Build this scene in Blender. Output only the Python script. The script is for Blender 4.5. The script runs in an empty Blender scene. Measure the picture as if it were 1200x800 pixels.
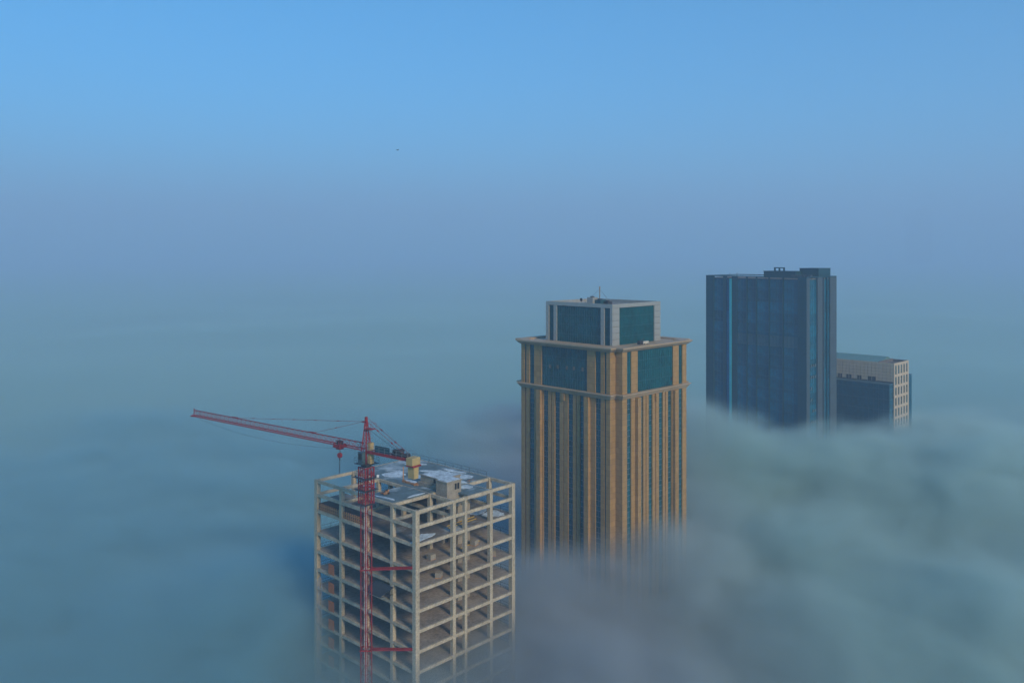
import bpy, math, random
from mathutils import Vector, Matrix, noise
random.seed(7)
S = bpy.context.scene
COL = S.collection
rad = math.radians

# ------------------------------------------------------------------ camera, light, exposure
EYE = 150.0                                   # drone height above the street, metres
cam = bpy.data.cameras.new("camera")
cam.lens = 30.0; cam.sensor_width = 36.0
cam.shift_y = -0.085                          # upright-corrected view: horizon above the middle
cam.clip_start = 0.5; cam.clip_end = 20000
camo = bpy.data.objects.new("camera", cam); COL.objects.link(camo)
camo.location = (0, 0, EYE); camo.rotation_euler = (rad(90), 0, 0)
S.camera = camo

SUN_EL, SUN_AZ = 26.0, 147.0                  # azimuth clockwise from +Y (view direction) to +X
world = bpy.data.worlds.new("World"); S.world = world; world.use_nodes = True
wn, wl = world.node_tree.nodes, world.node_tree.links
sky = wn.new("ShaderNodeTexSky"); sky.sky_type = 'NISHITA'; sky.sun_disc = False
sky.sun_elevation = rad(SUN_EL); sky.sun_rotation = rad(SUN_AZ)
sky.air_density = 0.9; sky.dust_density = 0.0; sky.ozone_density = 10.0
tint = wn.new("ShaderNodeMix"); tint.data_type = 'RGBA'; tint.blend_type = 'MULTIPLY'
tint.inputs[0].default_value = 1.0
tint.inputs[7].default_value = (0.06, 1.04, 1.02, 1)
wl.new(sky.outputs[0], tint.inputs[6]); wl.new(tint.outputs[2], wn["Background"].inputs[0])
wn["Background"].inputs[1].default_value = 0.15

sun = bpy.data.lights.new("sun", 'SUN'); sun.energy = 4.0; sun.angle = rad(14.0)
sun.color = (1.0, 0.80, 0.56)
suno = bpy.data.objects.new("sun", sun); COL.objects.link(suno)
sd = Vector((math.sin(rad(SUN_AZ)) * math.cos(rad(SUN_EL)), math.cos(rad(SUN_AZ)) * math.cos(rad(SUN_EL)), math.sin(rad(SUN_EL))))
suno.rotation_euler = sd.to_track_quat('Z', 'Y').to_euler()
suno.location = sd * 900 + Vector((0, 200, 0))

S.view_settings.view_transform = 'Standard'; S.view_settings.look = 'None'
S.view_settings.gamma = 1.0; S.view_settings.exposure = 0.27
S.render.engine = 'CYCLES'
cy = S.cycles
cy.use_denoising = True
cy.use_adaptive_sampling = True; cy.adaptive_threshold = 0.02
cy.max_bounces = 8; cy.diffuse_bounces = 2; cy.glossy_bounces = 2; cy.transmission_bounces = 2
cy.volume_bounces = 4; cy.transparent_max_bounces = 16
cy.volume_step_rate = 1.0; cy.volume_max_steps = 256
cy.caustics_reflective = False; cy.caustics_refractive = False

# ------------------------------------------------------------------ materials
def new_mat(name):
    m = bpy.data.materials.new(name); m.use_nodes = True
    return m, m.node_tree.nodes, m.node_tree.links

def mat(name, base, rough=0.8, metal=0.0, var=0.25, scale=0.4, spec=0.4, streak=False, scale2=3.0, bump=0.0, joints=None, rnd=0.0, cells=None):
    """procedural surface: base colour broken up by two noises, optional vertical streaks and panel joints"""
    m, n, l = new_mat(name)
    b = n["Principled BSDF"]
    b.inputs["Roughness"].default_value = rough; b.inputs["Metallic"].default_value = metal
    b.inputs["Specular IOR Level"].default_value = spec
    tc = n.new("ShaderNodeTexCoord")
    mp = n.new("ShaderNodeMapping"); l.new(tc.outputs["Object"], mp.inputs[0])
    if streak: mp.inputs["Scale"].default_value = (1, 1, 0.12)
    t1 = n.new("ShaderNodeTexNoise"); t1.inputs["Scale"].default_value = scale; t1.inputs["Detail"].default_value = 6
    t2 = n.new("ShaderNodeTexNoise"); t2.inputs["Scale"].default_value = scale2; t2.inputs["Detail"].default_value = 4
    l.new(mp.outputs[0], t1.inputs[0]); l.new(tc.outputs["Object"], t2.inputs[0])
    mx = n.new("ShaderNodeMath"); mx.operation = 'ADD'; l.new(t1.outputs[0], mx.inputs[0]); l.new(t2.outputs[0], mx.inputs[1])
    rp = n.new("ShaderNodeMapRange"); l.new(mx.outputs[0], rp.inputs[0])
    rp.inputs[1].default_value = 0.65; rp.inputs[2].default_value = 1.35
    rp.inputs[3].default_value = 1 - var; rp.inputs[4].default_value = 1 + var
    mc = n.new("ShaderNodeMix"); mc.data_type = 'RGBA'; mc.blend_type = 'MULTIPLY'; mc.inputs[0].default_value = 1
    mc.inputs[6].default_value = (*base, 1)
    out = rp.outputs[0]
    if joints:
        sx = n.new("ShaderNodeSeparateXYZ"); l.new(tc.outputs["Object"], sx.inputs[0])
        dv = n.new("ShaderNodeMath"); dv.operation = 'DIVIDE'; l.new(sx.outputs[2], dv.inputs[0]); dv.inputs[1].default_value = joints
        fr = n.new("ShaderNodeMath"); fr.operation = 'FRACT'; l.new(dv.outputs[0], fr.inputs[0])
        ls = n.new("ShaderNodeMath"); ls.operation = 'LESS_THAN'; l.new(fr.outputs[0], ls.inputs[0]); ls.inputs[1].default_value = 0.07
        ml = n.new("ShaderNodeMath"); ml.operation = 'MULTIPLY_ADD'; l.new(ls.outputs[0], ml.inputs[0]); ml.inputs[1].default_value = -0.28; ml.inputs[2].default_value = 1
        mm = n.new("ShaderNodeMath"); mm.operation = 'MULTIPLY'; l.new(ml.outputs[0], mm.inputs[0]); l.new(out, mm.inputs[1]); out = mm.outputs[0]
    l.new(out, mc.inputs[7]); l.new(mc.outputs[2], b.inputs["Base Color"])
    if rnd:
        oi = n.new("ShaderNodeObjectInfo"); rr = n.new("ShaderNodeMapRange"); l.new(oi.outputs["Random"], rr.inputs[0])
        rr.inputs[3].default_value = 1 - rnd; rr.inputs[4].default_value = 1 + rnd
        m2 = n.new("ShaderNodeMix"); m2.data_type = 'RGBA'; m2.blend_type = 'MULTIPLY'; m2.inputs[0].default_value = 1
        l.new(mc.outputs[2], m2.inputs[6]); l.new(rr.outputs[0], m2.inputs[7]); l.new(m2.outputs[2], b.inputs["Base Color"])
        r2 = n.new("ShaderNodeMapRange"); l.new(oi.outputs["Random"], r2.inputs[0]); r2.inputs[3].default_value = rough * 2.2; r2.inputs[4].default_value = rough * .5
        l.new(r2.outputs[0], b.inputs["Roughness"])
    if cells:
        sn = n.new("ShaderNodeVectorMath"); sn.operation = 'SNAP'; l.new(tc.outputs["Object"], sn.inputs[0]); sn.inputs[1].default_value = cells
        wh = n.new("ShaderNodeTexWhiteNoise"); l.new(sn.outputs[0], wh.inputs[0])
        wr = n.new("ShaderNodeMapRange"); l.new(wh.outputs[0], wr.inputs[0]); wr.inputs[3].default_value = .88; wr.inputs[4].default_value = 1.09
        m3 = n.new("ShaderNodeMix"); m3.data_type = 'RGBA'; m3.blend_type = 'MULTIPLY'; m3.inputs[0].default_value = 1
        l.new(mc.outputs[2], m3.inputs[6]); l.new(wr.outputs[0], m3.inputs[7]); l.new(m3.outputs[2], b.inputs["Base Color"])
    if bump:
        bp = n.new("ShaderNodeBump"); bp.inputs["Strength"].default_value = bump; bp.inputs["Distance"].default_value = 0.05
        l.new(t2.outputs[0], bp.inputs["Height"]); l.new(bp.outputs[0], b.inputs["Normal"])
    return m

def snow_mat(name, base, cover, scale):
    """wet concrete deck partly under thin snow"""
    m = mat(name, base, 0.75, 0, 0.35, 0.35, scale2=1.6)
    n, l = m.node_tree.nodes, m.node_tree.links
    b = n["Principled BSDF"]
    old = b.inputs["Base Color"].links[0].from_socket
    tc = n.new("ShaderNodeTexCoord"); t = n.new("ShaderNodeTexNoise")
    t.inputs["Scale"].default_value = scale; t.inputs["Detail"].default_value = 8; t.inputs["Roughness"].default_value = 0.62
    l.new(tc.outputs["Object"], t.inputs[0])
    r = n.new("ShaderNodeMapRange"); l.new(t.outputs[0], r.inputs[0])
    r.inputs[1].default_value = cover; r.inputs[2].default_value = cover + 0.16
    x = n.new("ShaderNodeMix"); x.data_type = 'RGBA'; l.new(r.outputs[0], x.inputs[0])
    l.new(old, x.inputs[6]); x.inputs[7].default_value = (0.48, 0.56, 0.58, 1)
    l.new(x.outputs[2], b.inputs["Base Color"])
    return m

def glass_mat(name, base, rough=0.12, var=0.4, sx=0.8, spec=0.5):
    m = mat(name, base, rough, 0.0, var, 0.25, spec=spec, scale2=sx, rnd=0.32)
    return m

M = {}
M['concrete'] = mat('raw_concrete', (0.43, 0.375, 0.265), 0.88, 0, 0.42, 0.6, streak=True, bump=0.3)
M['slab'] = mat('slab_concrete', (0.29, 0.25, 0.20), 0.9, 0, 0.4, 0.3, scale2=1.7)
M['snowdeck'] = snow_mat('snowy_deck', (0.11, 0.16, 0.165), 0.50, 0.16)
M['snowfloor'] = snow_mat('snowy_floor', (0.16, 0.14, 0.115), 0.56, 0.13)
M['snow'] = mat('snow', (0.50, 0.58, 0.60), 0.7, 0, 0.45, 0.5, scale2=2)
M['block'] = mat('block_wall', (0.30, 0.27, 0.21), 0.9, 0, 0.25, 0.8)
M['red'] = mat('red_paint', (0.27, 0.014, 0.018), 0.6, 0, 0.45, 0.9)
M['steel'] = mat('galvanised_steel', (0.42, 0.43, 0.44), 0.5, 0.6, 0.2, 2)
M['darksteel'] = mat('dark_steel', (0.045, 0.05, 0.055), 0.6, 0.3, 0.3, 2)
M['cream'] = mat('cream_paint', (0.44, 0.33, 0.14), 0.7, 0, 0.15, 0.6, streak=True)
M['timber'] = mat('timber', (0.46, 0.23, 0.10), 0.85, 0, 0.35, 1.2)
M['ply'] = mat('plywood', (0.05, 0.04, 0.035), 0.85, 0, 0.35, 1.2)
M['yellow'] = mat('yellow_paint', (0.55, 0.36, 0.04), 0.7, 0, 0.2, 1)
M['orange'] = mat('orange_paint', (0.45, 0.13, 0.04), 0.7, 0, 0.25, 1)
M['tarp'] = mat('dark_tarp', (0.03, 0.045, 0.06), 0.7, 0, 0.3, 1)
M['sign'] = mat('teal_sign', (0.012, 0.05, 0.065), 0.5, 0, 0.1, 1)
M['white'] = mat('white_paint', (0.72, 0.72, 0.70), 0.6, 0, 0.1, 1)
M['stone'] = mat('gold_stone', (0.345, 0.212, 0.078), 0.62, 0, 0.11, 0.12, scale2=1.1, joints=1.3, cells=(.9, .9, 1.3), streak=True)
M['stonedark'] = mat('brown_stone', (0.28, 0.185, 0.10), 0.65, 0, 0.16, 0.2, scale2=1.1, joints=1.3, cells=(.9, .9, 1.3), streak=True)
M['cornice'] = mat('cornice_stone', (0.40, 0.30, 0.19), 0.6, 0, 0.14, 0.3)
M['teal'] = glass_mat('teal_glass', (0.003, 0.105, 0.125), 0.10)
M['tealpane'] = glass_mat('window_glass', (0.004, 0.090, 0.115), 0.08)
M['mullion'] = mat('mullion', (0.03, 0.11, 0.14), 0.45, 0.3, 0.15, 1)
M['bar'] = mat('window_bar', (0.15, 0.19, 0.21), 0.5, 0.3, 0.15, 1)
M['blind'] = mat('blind', (0.16, 0.14, 0.11), 0.8, 0, 0.2, 1)  # beige that stands in for warm reflections in the glass
M['blind2'] = mat('cradle_paint', (0.50, 0.48, 0.40), 0.6, 0, 0.15, 1)
M['dark'] = mat('dark_opening', (0.012, 0.014, 0.016), 0.7, 0, 0.2, 1)
M['silver'] = mat('silver_panel', (0.36, 0.37, 0.34), 0.42, 0.25, 0.10, 0.6)
M['gravel'] = mat('roof_gravel', (0.22, 0.20, 0.18), 0.9, 0, 0.3, 0.8)
M['bluetower'] = mat('dark_cladding', (0.010, 0.060, 0.085), 0.5, 0.1, 0.15, 0.3, joints=1.95)
M['greytower'] = mat('grey_cladding', (0.060, 0.090, 0.110), 0.55, 0.1, 0.15, 0.3, joints=1.3)
M['blueglass'] = glass_mat('blue_glass', (0.002, 0.090, 0.150), 0.10)
M['brightglass'] = glass_mat('bright_blue_glass', (0.004, 0.10, 0.22), 0.12, 0.2)
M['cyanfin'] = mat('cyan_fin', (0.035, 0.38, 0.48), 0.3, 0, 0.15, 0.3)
M['louvre'] = mat('louvre', (0.06, 0.12, 0.15), 0.6, 0.2, 0.2, 1)
M['creamstone'] = mat('cream_stone', (0.50, 0.41, 0.29), 0.7, 0, 0.12, 0.4)
M['joint'] = mat('joint', (0.13, 0.115, 0.095), 0.8, 0, 0.1, 1)
M['greenroof'] = mat('green_metal_roof', (0.13, 0.25, 0.23), 0.5, 0.2, 0.15, 0.6)
M['ground'] = mat('ground', (0.10, 0.10, 0.095), 0.95, 0, 0.4, 0.02, scale2=0.3)
M['asphalt'] = mat('asphalt', (0.05, 0.05, 0.052), 0.9, 0, 0.3, 0.2)
M['bird'] = mat('bird_feather', (0.03, 0.03, 0.035), 0.8, 0, 0.2, 8)

# ------------------------------------------------------------------ mesh helpers
class MB:
    def __init__(s): s.v = []; s.f = []; s.m = []
    def quadbox(s, c8, mi=0):
        o = len(s.v); s.v += [tuple(c) for c in c8]
        for f in ((0,3,2,1),(4,5,6,7),(0,1,5,4),(1,2,6,5),(2,3,7,6),(3,0,4,7)):
            s.f.append(tuple(o + i for i in f)); s.m.append(mi)
    def box(s, x0, x1, y0, y1, z0, z1, mi=0):
        s.quadbox([(x0,y0,z0),(x1,y0,z0),(x1,y1,z0),(x0,y1,z0),(x0,y0,z1),(x1,y0,z1),(x1,y1,z1),(x0,y1,z1)], mi)
        return s
    def bar(s, a, b, w, mi=0, n=4, w2=None):
        """prism between two points"""
        a, b = Vector(a), Vector(b); d = (b - a)
        if d.length < 1e-6: return s
        q = d.to_track_quat('Z', 'Y'); w2 = w if w2 is None else w2
        o = len(s.v)
        for p, r in ((a, w / 2), (b, w2 / 2)):
            for k in range(n):
                t = 2 * math.pi * (k + 0.5) / n
                s.v.append(tuple(p + q @ Vector((math.cos(t) * r * 1.25, math.sin(t) * r * 1.25, 0))))
        for k in range(n):
            k2 = (k + 1) % n
            s.f.append((o + k, o + k2, o + n + k2, o + n + k)); s.m.append(mi)
        s.f.append(tuple(o + k for k in reversed(range(n)))); s.m.append(mi)
        s.f.append(tuple(o + n + k for k in range(n))); s.m.append(mi)
        return s
    def prism(s, poly, z0, z1, mi=0, poly2=None):
        """vertical extrusion of a counter-clockwise outline (optionally to a second outline)"""
        o = len(s.v); n = len(poly); p2 = poly2 or poly
        s.v += [(x, y, z0) for x, y in poly] + [(x, y, z1) for x, y in p2]
        for k in range(n):
            k2 = (k + 1) % n
            s.f.append((o + k, o + k2, o + n + k2, o + n + k)); s.m.append(mi)
        s.f.append(tuple(o + k for k in reversed(range(n)))); s.m.append(mi)
        s.f.append(tuple(o + n + k for k in range(n))); s.m.append(mi)
        return s
    def mesh(s, name, mats):
        me = bpy.data.meshes.new(name); me.from_pydata(s.v, [], s.f)
        for mm in (mats if isinstance(mats, (list, tuple)) else [mats]): me.materials.append(mm)
        me.polygons.foreach_set("material_index", s.m); me.update()
        return me
    def build(s, name, mats, parent=None, kind=None, bevel=0.0):
        return link(name, s.mesh(name, mats), parent, kind)

def link(name, me, parent=None, kind=None, loc=None):
    o = bpy.data.objects.new(name, me); COL.objects.link(o)
    if parent: o.parent = parent
    if kind: o['kind'] = kind
    if loc is not None: o.location = loc
    return o

def tag(o, label, cat, group=None):
    o['label'] = label; o['category'] = cat
    if group: o['group'] = group
    return o

def thing(name, label, cat, loc=(0, 0, 0), rz=0.0, group=None):
    o = bpy.data.objects.new(name, None); COL.objects.link(o)
    o.location = loc; o.rotation_euler = (0, 0, rz); o.empty_display_size = 1
    return tag(o, label, cat, group)

def box(name, m, parent, x0, x1, y0, y1, z0, z1, kind=None):
    return MB().box(x0, x1, y0, y1, z0, z1).build(name, m, parent, kind)

# ------------------------------------------------------------------ the setting: ground and streets (under the fog)
g = MB(); g.box(-8000, 8000, -2900, 9500, -0.6, 0.0); g.build('ground', M['ground'], kind='structure')
rd = MB(); rd.box(-3200, 3200, 92, 110, 0.0, 0.004); rd.build('road', M['asphalt'], kind='structure')

# ------------------------------------------------------------------ concrete frame building
FC = Vector((-16.8, 148.8, 0)); FROT = math.atan2(0.729, 0.6845)
frame = thing('unfinished_building', 'bare concrete frame tower under construction with open floors and snow on its roof deck', 'building', FC, FROT)
US = [0.45, 6.75, 14.5, 22.3, 30.55]; VS = [0.45, 9.3, 18.9, 25.0]
R0 = 105.2
LV = [R0, R0 - 2.7, R0 - 5.9, R0 - 10.3] + [R0 - 10.3 - 3.57 * k for k in range(1, 26)]
VIS = 12
CW = 0.42
cols = {}
def column(x, y, w, top):
    key = (w, top)
    if key not in cols:
        b = MB(); b.box(-w, w, -w, w, 0, top); cols[key] = b.mesh('column', M['concrete'])
    return link('column', cols[key], frame, loc=(x, y, 0))
for v in VS:
    for u in US:
        corner = v in (VS[0], VS[-1]) and u in (US[0], US[-1])
        inner = v not in (VS[0], VS[-1]) and u not in (US[0], US[-1])
        column(v, u, 0.45 if corner else 0.38, R0 + 0.012 if not inner else R0 - 0.03)
column(12.2, 0.38, 0.32, R0 + 0.012)
VP = [0.45, 9.3, 12.2, 18.9, 25.0]
bm_cache = {}
def beam(x0, y0, x1, y1, z, w=0.20, h=0.56):
    ln = math.hypot(x1 - x0, y1 - y0); key = (round(ln, 3), w, h)
    if key not in bm_cache:
        b = MB(); b.box(0, ln, -w, w, -h, 0); bm_cache[key] = b.mesh('beam', M['concrete'])
    o = link('beam', bm_cache[key], frame, loc=(x0, y0, z)); o.rotation_euler = (0, 0, math.atan2(y1 - y0, x1 - x0))
    return o
for k, z in enumerate(LV[:VIS]):
    for a, b_ in zip(VP[:-1], VP[1:]):
        beam(a + 0.40, 0.30, b_ - 0.36, 0.30, z)
    for a, b_ in zip(VS[:-1], VS[1:]):
        beam(a + 0.40, 30.70, b_ - 0.40, 30.70, z)
    for a, b_ in zip(US[:-1], US[1:]):
        beam(0.30, a + 0.40, 0.30, b_ - 0.40, z)
        beam(25.15, a + 0.40, 25.15, b_ - 0.40, z)
# inner beams that show through the open bays of the two top levels
for k in (0, 1):
    z = LV[k] - 0.06
    for y in US[1:4]:
        for a, b_ in zip(VS[:-1], VS[1:]):
            beam(a + 0.40, y, b_ - 0.40, y, z)
    for x in VS[1:3]:
        for a, b_ in zip(US[:-1], US[1:]):
            beam(x, a + 0.40, x, b_ - 0.40, z)
# lower, fogged part of the frame
lf = MB()
for z in LV[VIS:]:
    lf.box(0.1, 25.35, 0.1, 0.5, z - 0.56, z); lf.box(0.1, 25.35, 30.5, 30.9, z - 0.56, z)
    lf.box(0.1, 0.5, 0.5, 30.5, z - 0.56, z); lf.box(24.95, 25.35, 0.5, 30.5, z - 0.56, z)
    lf.box(0.5, 24.95, 0.5, 30.5, z - 0.25, z - 0.03)
lf.build('lower_storeys', M['concrete'], frame, kind='stuff')
# floor slabs
def slab(name, m, x0, x1, y0, y1, z, t=0.22):
    return box(name, m, frame, x0, x1, y0, y1, z - t, z)
roofA = slab('roof_slab', M['snowdeck'], 0.52, 9.1, 6.95, 14.3, R0 + 0.03)
slab('roof_slab', M['snowdeck'], 9.5, 24.9, 6.95, 30.3, R0 + 0.03)
slab('roof_slab', M['snowdeck'], 13.2, 18.7, 0.52, 6.55, R0 + 0.02)
slab('floor_slab', M['snowfloor'], 9.5, 24.9, 6.95, 22.1, LV[1] - 0.02)
slab('floor_slab', M['snowfloor'], 0.52, 4.2, 23.2, 26.6, LV[1] - 0.02)
slab('floor_slab', M['snowfloor'], 0.52, 24.9, 0.52, 30.48, LV[2] - 0.02)
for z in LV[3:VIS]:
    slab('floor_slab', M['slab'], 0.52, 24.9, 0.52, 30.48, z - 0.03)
# lift and stair core
for k, (z1, z0) in enumerate(zip(LV[:VIS], LV[1:VIS + 1])):
    cz0, cz1 = z0 + 0.0, z1 - 0.24
    core = MB()
    core.box(12.6, 17.4, 6.9, 7.2, cz0, cz1); core.box(12.6, 12.9, 7.2, 12.5, cz0, cz1)
    core.box(17.1, 17.4, 7.2, 12.5, cz0, cz1); core.box(12.6, 17.4, 12.5, 12.8, cz0, cz1)
    core.box(14.2, 17.4, 4.4, 4.65, cz0, cz1); core.box(14.2, 14.45, 4.65, 6.9, cz0, cz1)
    cw = core.build('core_wall', M['block'], frame)
    d = MB(); d.box(13.2, 14.1, 6.86, 6.90, cz0, min(cz1, cz0 + 2.1)); d.box(12.56, 12.6, 8.6, 9.7, cz0, min(cz1, cz0 + 2.1))
    d.build('doorway', M['dark'], cw)
# stair house on the roof
ph = MB(); ph.box(11.8, 16.6, 6.35, 12.4, R0 + 0.03, R0 + 2.0); ph.box(11.4, 11.8, 6.6, 12.8, R0 + 0.03, R0 + 0.75)
ph.box(11.65, 11.8, 6.2, 12.55, R0 + 2.0, R0 + 2.14); ph.box(11.8, 16.75, 6.2, 6.5, R0 + 2.0, R0 + 2.22)
pho = ph.build('stair_house', M['block'], frame)
box('snow_cover', M['snow'], pho, 12.0, 16.5, 6.52, 12.2, R0 + 2.0, R0 + 2.1)
for (y, z, w, h) in ((8.3, R0 + 1.1, .3, .75), (7.3, R0 + 1.1, .25, .6), (8.8, R0 + 0.3, .3, .5)):
    box('window', M['dark'], pho, 11.76, 11.81, y - w, y + w, z, z + h)
p2 = MB(); p2.box(10.4, 14.0, 3.3, 6.33, R0 - 2.6, R0 + 2.25); p2.box(10.25, 14.15, 3.15, 6.33, R0 + 2.25, R0 + 2.4)
p2o = p2.build('lift_house', M['block'], frame)
box('snow_cover', M['snow'], p2o, 10.5, 13.9, 3.35, 6.2, R0 + 2.4, R0 + 2.46)
wf = MB(); wf.box(12.2, 13.5, 3.22, 3.32, R0 + 0.75, R0 + 1.85); wo = wf.build('window', M['dark'], p2o)
fr = MB(); fr.box(12.1, 12.22, 3.18, 3.26, R0 + .7, R0 + 1.9); fr.box(13.48, 13.6, 3.18, 3.26, R0 + .7, R0 + 1.9); fr.box(12.8, 12.88, 3.18, 3.26, R0 + .7, R0 + 1.9)
fr.build('window_frame', M['concrete'], wo)
# snow patches that lie on the deck
def patch(cx, cy, rx, ry, z, ang=0, seed=0, parent=None):
    rnd = random.Random(seed); n = 22; pts = []
    for k in range(n):
        t = 2 * math.pi * k / n; r = 1 + 0.28 * (rnd.random() - .5) + .16 * math.sin(3 * t + seed)
        x, y = rx * r * math.cos(t), ry * r * math.sin(t)
        pts.append((cx + x * math.cos(ang) - y * math.sin(ang), cy + x * math.sin(ang) + y * math.cos(ang)))
    inn = [(cx + (x - cx) * .9, cy + (y - cy) * .9) for x, y in pts]
    return MB().prism(pts, z, z + 0.06, 0, inn).build('snow_patch', M['snow'], parent or frame)
zs = R0 + 0.031
patch(13.5, 22.5, 2.6, 2.2, zs, .3, 1); patch(16.2, 17.2, 2.2, 1.3, zs, .4, 2); patch(21.5, 12.5, 1.6, 4.0, zs, .15, 3)
patch(20.4, 18.0, 1.0, 3.0, zs, .5, 4); patch(23.4, 15.5, .7, 3.2, zs, .1, 5); patch(16.8, 5.0, 1.3, 1.2, R0 + .021, .4, 6)
patch(18.6, 8.6, .8, 1.6, zs, .2, 7); patch(1.6, 10.2, .4, 2.6, zs, .1, 8); patch(6.4, 7.6, 2.0, .35, zs, 0, 9)
patch(21.5, 25.5, 1.2, 2.2, zs, .7, 11)
z2 = LV[2] - 0.019
patch(3.6, 2.4, 3.0, 1.2, z2, .2, 10); patch(22.3, 3.0, 2.2, 2.0, z2, .2, 12); patch(21.0, 6.0, 2.6, 1.3, z2, .1, 13); patch(3.2, 24.0, 1.3, 3.4, z2, .2, 14)
# guard rails along the far edges of the open floors and on the roof
def rail(pts, z, h=1.1, name='guard_rail', par=frame):
    b = MB()
    for (x0, y0), (x1, y1) in zip(pts[:-1], pts[1:]):
        n = max(2, int(math.hypot(x1 - x0, y1 - y0) / 2.2))
        for i in range(n + 1):
            t = i / n; b.bar((x0 + (x1 - x0) * t, y0 + (y1 - y0) * t, z), (x0 + (x1 - x0) * t, y0 + (y1 - y0) * t, z + h), 0.05)
        for hh in (0.55, h): b.bar((x0, y0, z + hh), (x1, y1, z + hh), 0.045)
    return b.build(name, M['darksteel'], par)
rail([(24.7, 7.2), (24.7, 22.0), (24.7, 30.0)], R0 + 0.03)
for k in range(2, 10):
    rail([(0.9, 30.1), (24.6, 30.1), (24.6, 0.9)], LV[k] - 0.02)
# rebar stubs on the front-right corner
rb = MB()
for i in range(26):
    x, y = 19.5 + random.random() * 2.6, 7.0 + random.random() * .8
    rb.bar((x, y, R0 - .5), (x + random.uniform(-.15, .15), y, R0 + random.uniform(-.1, .5)), .04)
rb.build('rebar', M['timber'], frame, kind='stuff')

def fl(v, u, z=0.0):                                   # frame-local to world
    c, s = math.cos(FROT), math.sin(FROT)
    return Vector((FC.x + v * c - u * s, FC.y + v * s + u * c, z))

# timber edge formwork standing on the third level
fw = thing('edge_formwork', 'plywood edge formwork with a row of orange timber studs left of the red mast', 'formwork', fl(0.55, 15.0, LV[2]), FROT)
fb = MB(); fb.box(0.0, 0.06, 0.4, 15.2, 0.0, 1.3); fb.box(0.02, 2.4, 0.5, 15.0, 1.24, 1.3)
fb.build('plywood_board', M['ply'], fw)
sm = MB().box(-0.14, 0, -0.11, 0.11, 0, 1.35).mesh('stud', M['timber'])
for i in range(22): link('stud', sm, fw, loc=(0, 0.7 + i * 0.65, 0))
wm = MB().box(-0.2, -0.14, 0.4, 15.2, 0, 0.14).mesh('waling', M['timber'])
for h in (0.3, 0.9): link('waling', wm, fw, loc=(0, 0, h))
# loose things on the decks
def lying_bar(name, label, cat, p, q, w, m, group=None):
    b = MB(); b.bar((0, 0, 0), Vector(q) - Vector(p), w, 0, 8)
    o = b.build(name, m); o.location = p
    return tag(o, label, cat, group)
tag(MB().bar((0, 0, 0), (0, 0, 2.9), .16, 0, 8).build('steel_pole', M['timber']), 'rusty upright steel pole on the snowy roof deck, left of the hanging cream counterweights', 'pole').location = fl(11.1, 16.8, R0 + .03)
tag(MB().bar((0, 0, 0), (0, 0, 2.2), .10, 0, 8).build('steel_pole', M['darksteel']), 'thin dark upright pole just right of the rusty pole on the roof deck', 'pole').location = fl(13.0, 16.4, R0 + .03)
tp = thing('timber_pile', 'pile of brown timber with snow on top beside the block stair house on the roof', 'timber pile', fl(11.4, 14.6, R0 + .03), FROT)
for i in range(9):
    b = MB(); b.box(-.09, .09, -2.0, 2.0, 0, .16)
    o = b.build('timber', M['timber'], tp); o.location = (-.7 + (i % 5) * .3, random.uniform(-.3, .3), (i // 5) * .17); o.rotation_euler = (0, 0, random.uniform(-.12, .12))
patch(0, 0, .55, 1.5, .34, 0, 21, tp)
dp = thing('debris_heap', 'small heap of brown rubble and boards on the front roof deck near the red mast', 'rubble', fl(3.4, 12.6, R0 + .03), FROT)
for i in range(8):
    b = MB(); w = random.uniform(.15, .35); b.box(-w, w, -w * 1.6, w * 1.6, 0, .22)
    o = b.build('rubble', M['timber'] if i % 2 else M['ply'], dp); o.location = (random.uniform(-.6, .6), random.uniform(-.6, .6), .18 * (i % 3)); o.rotation_euler = (random.uniform(-.3, .3), random.uniform(-.3, .3), random.uniform(0, 3))
names = ['long yellow plank nearest the facade on the third open floor, right side', 'long yellow plank in the middle of the third open floor, right side',
         'short yellow plank farthest in on the third open floor, right side', 'yellow plank on the fourth open floor, right side']
for i, (a, b_, z) in enumerate((((10.0, 2.6), (17.6, 2.9), LV[2]), ((10.6, 3.6), (18.2, 4.1), LV[2]), ((13.0, 5.0), (17.6, 5.3), LV[2]), ((12.8, 2.4), (18.4, 2.8), LV[3]))):
    lying_bar('timber_plank', names[i], 'plank', fl(*a, z + .09), fl(*b_, z + .09), .12, M['yellow'], 'yellow planks on the open floors')
for i, (v, u, lev, lb) in enumerate(((5.5, 2.2, 3, 'strapped pallet of blocks on the fourth open floor by the front corner column'), (16.2, 2.0, 3, 'pallet of blocks on the fourth open floor behind the thin column'),
        (4.0, 17.8, 3, 'pallet of blocks on the fourth open floor left of the red mast'), (7.0, 1.8, 4, 'pallet of blocks on the fifth open floor, right of the front corner column'), (21.8, 2.6, 4, 'pallet of blocks on the fifth open floor near the right end'))):
    pt = thing('block_pallet', lb, 'pallet', fl(v, u, LV[lev] - .03), FROT + .2 * i, 'pallets of blocks on the open floors')
    b = MB()
    for x in (-.5, 0, .5): b.box(x - .05, x + .05, -.6, .6, 0, .1)
    b.box(-.6, .6, -.6, .6, .1, .14); b.build('pallet_base', M['timber'], pt)
    bm_ = MB().box(-.19, .19, -.28, .28, 0, .29).mesh('block', M['block'])
    for k in range(3):
        for a in (-.4, 0, .4):
            for c in (-.29, .29): link('block', bm_, pt, loc=(a, c, .145 + k * .3))
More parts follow.
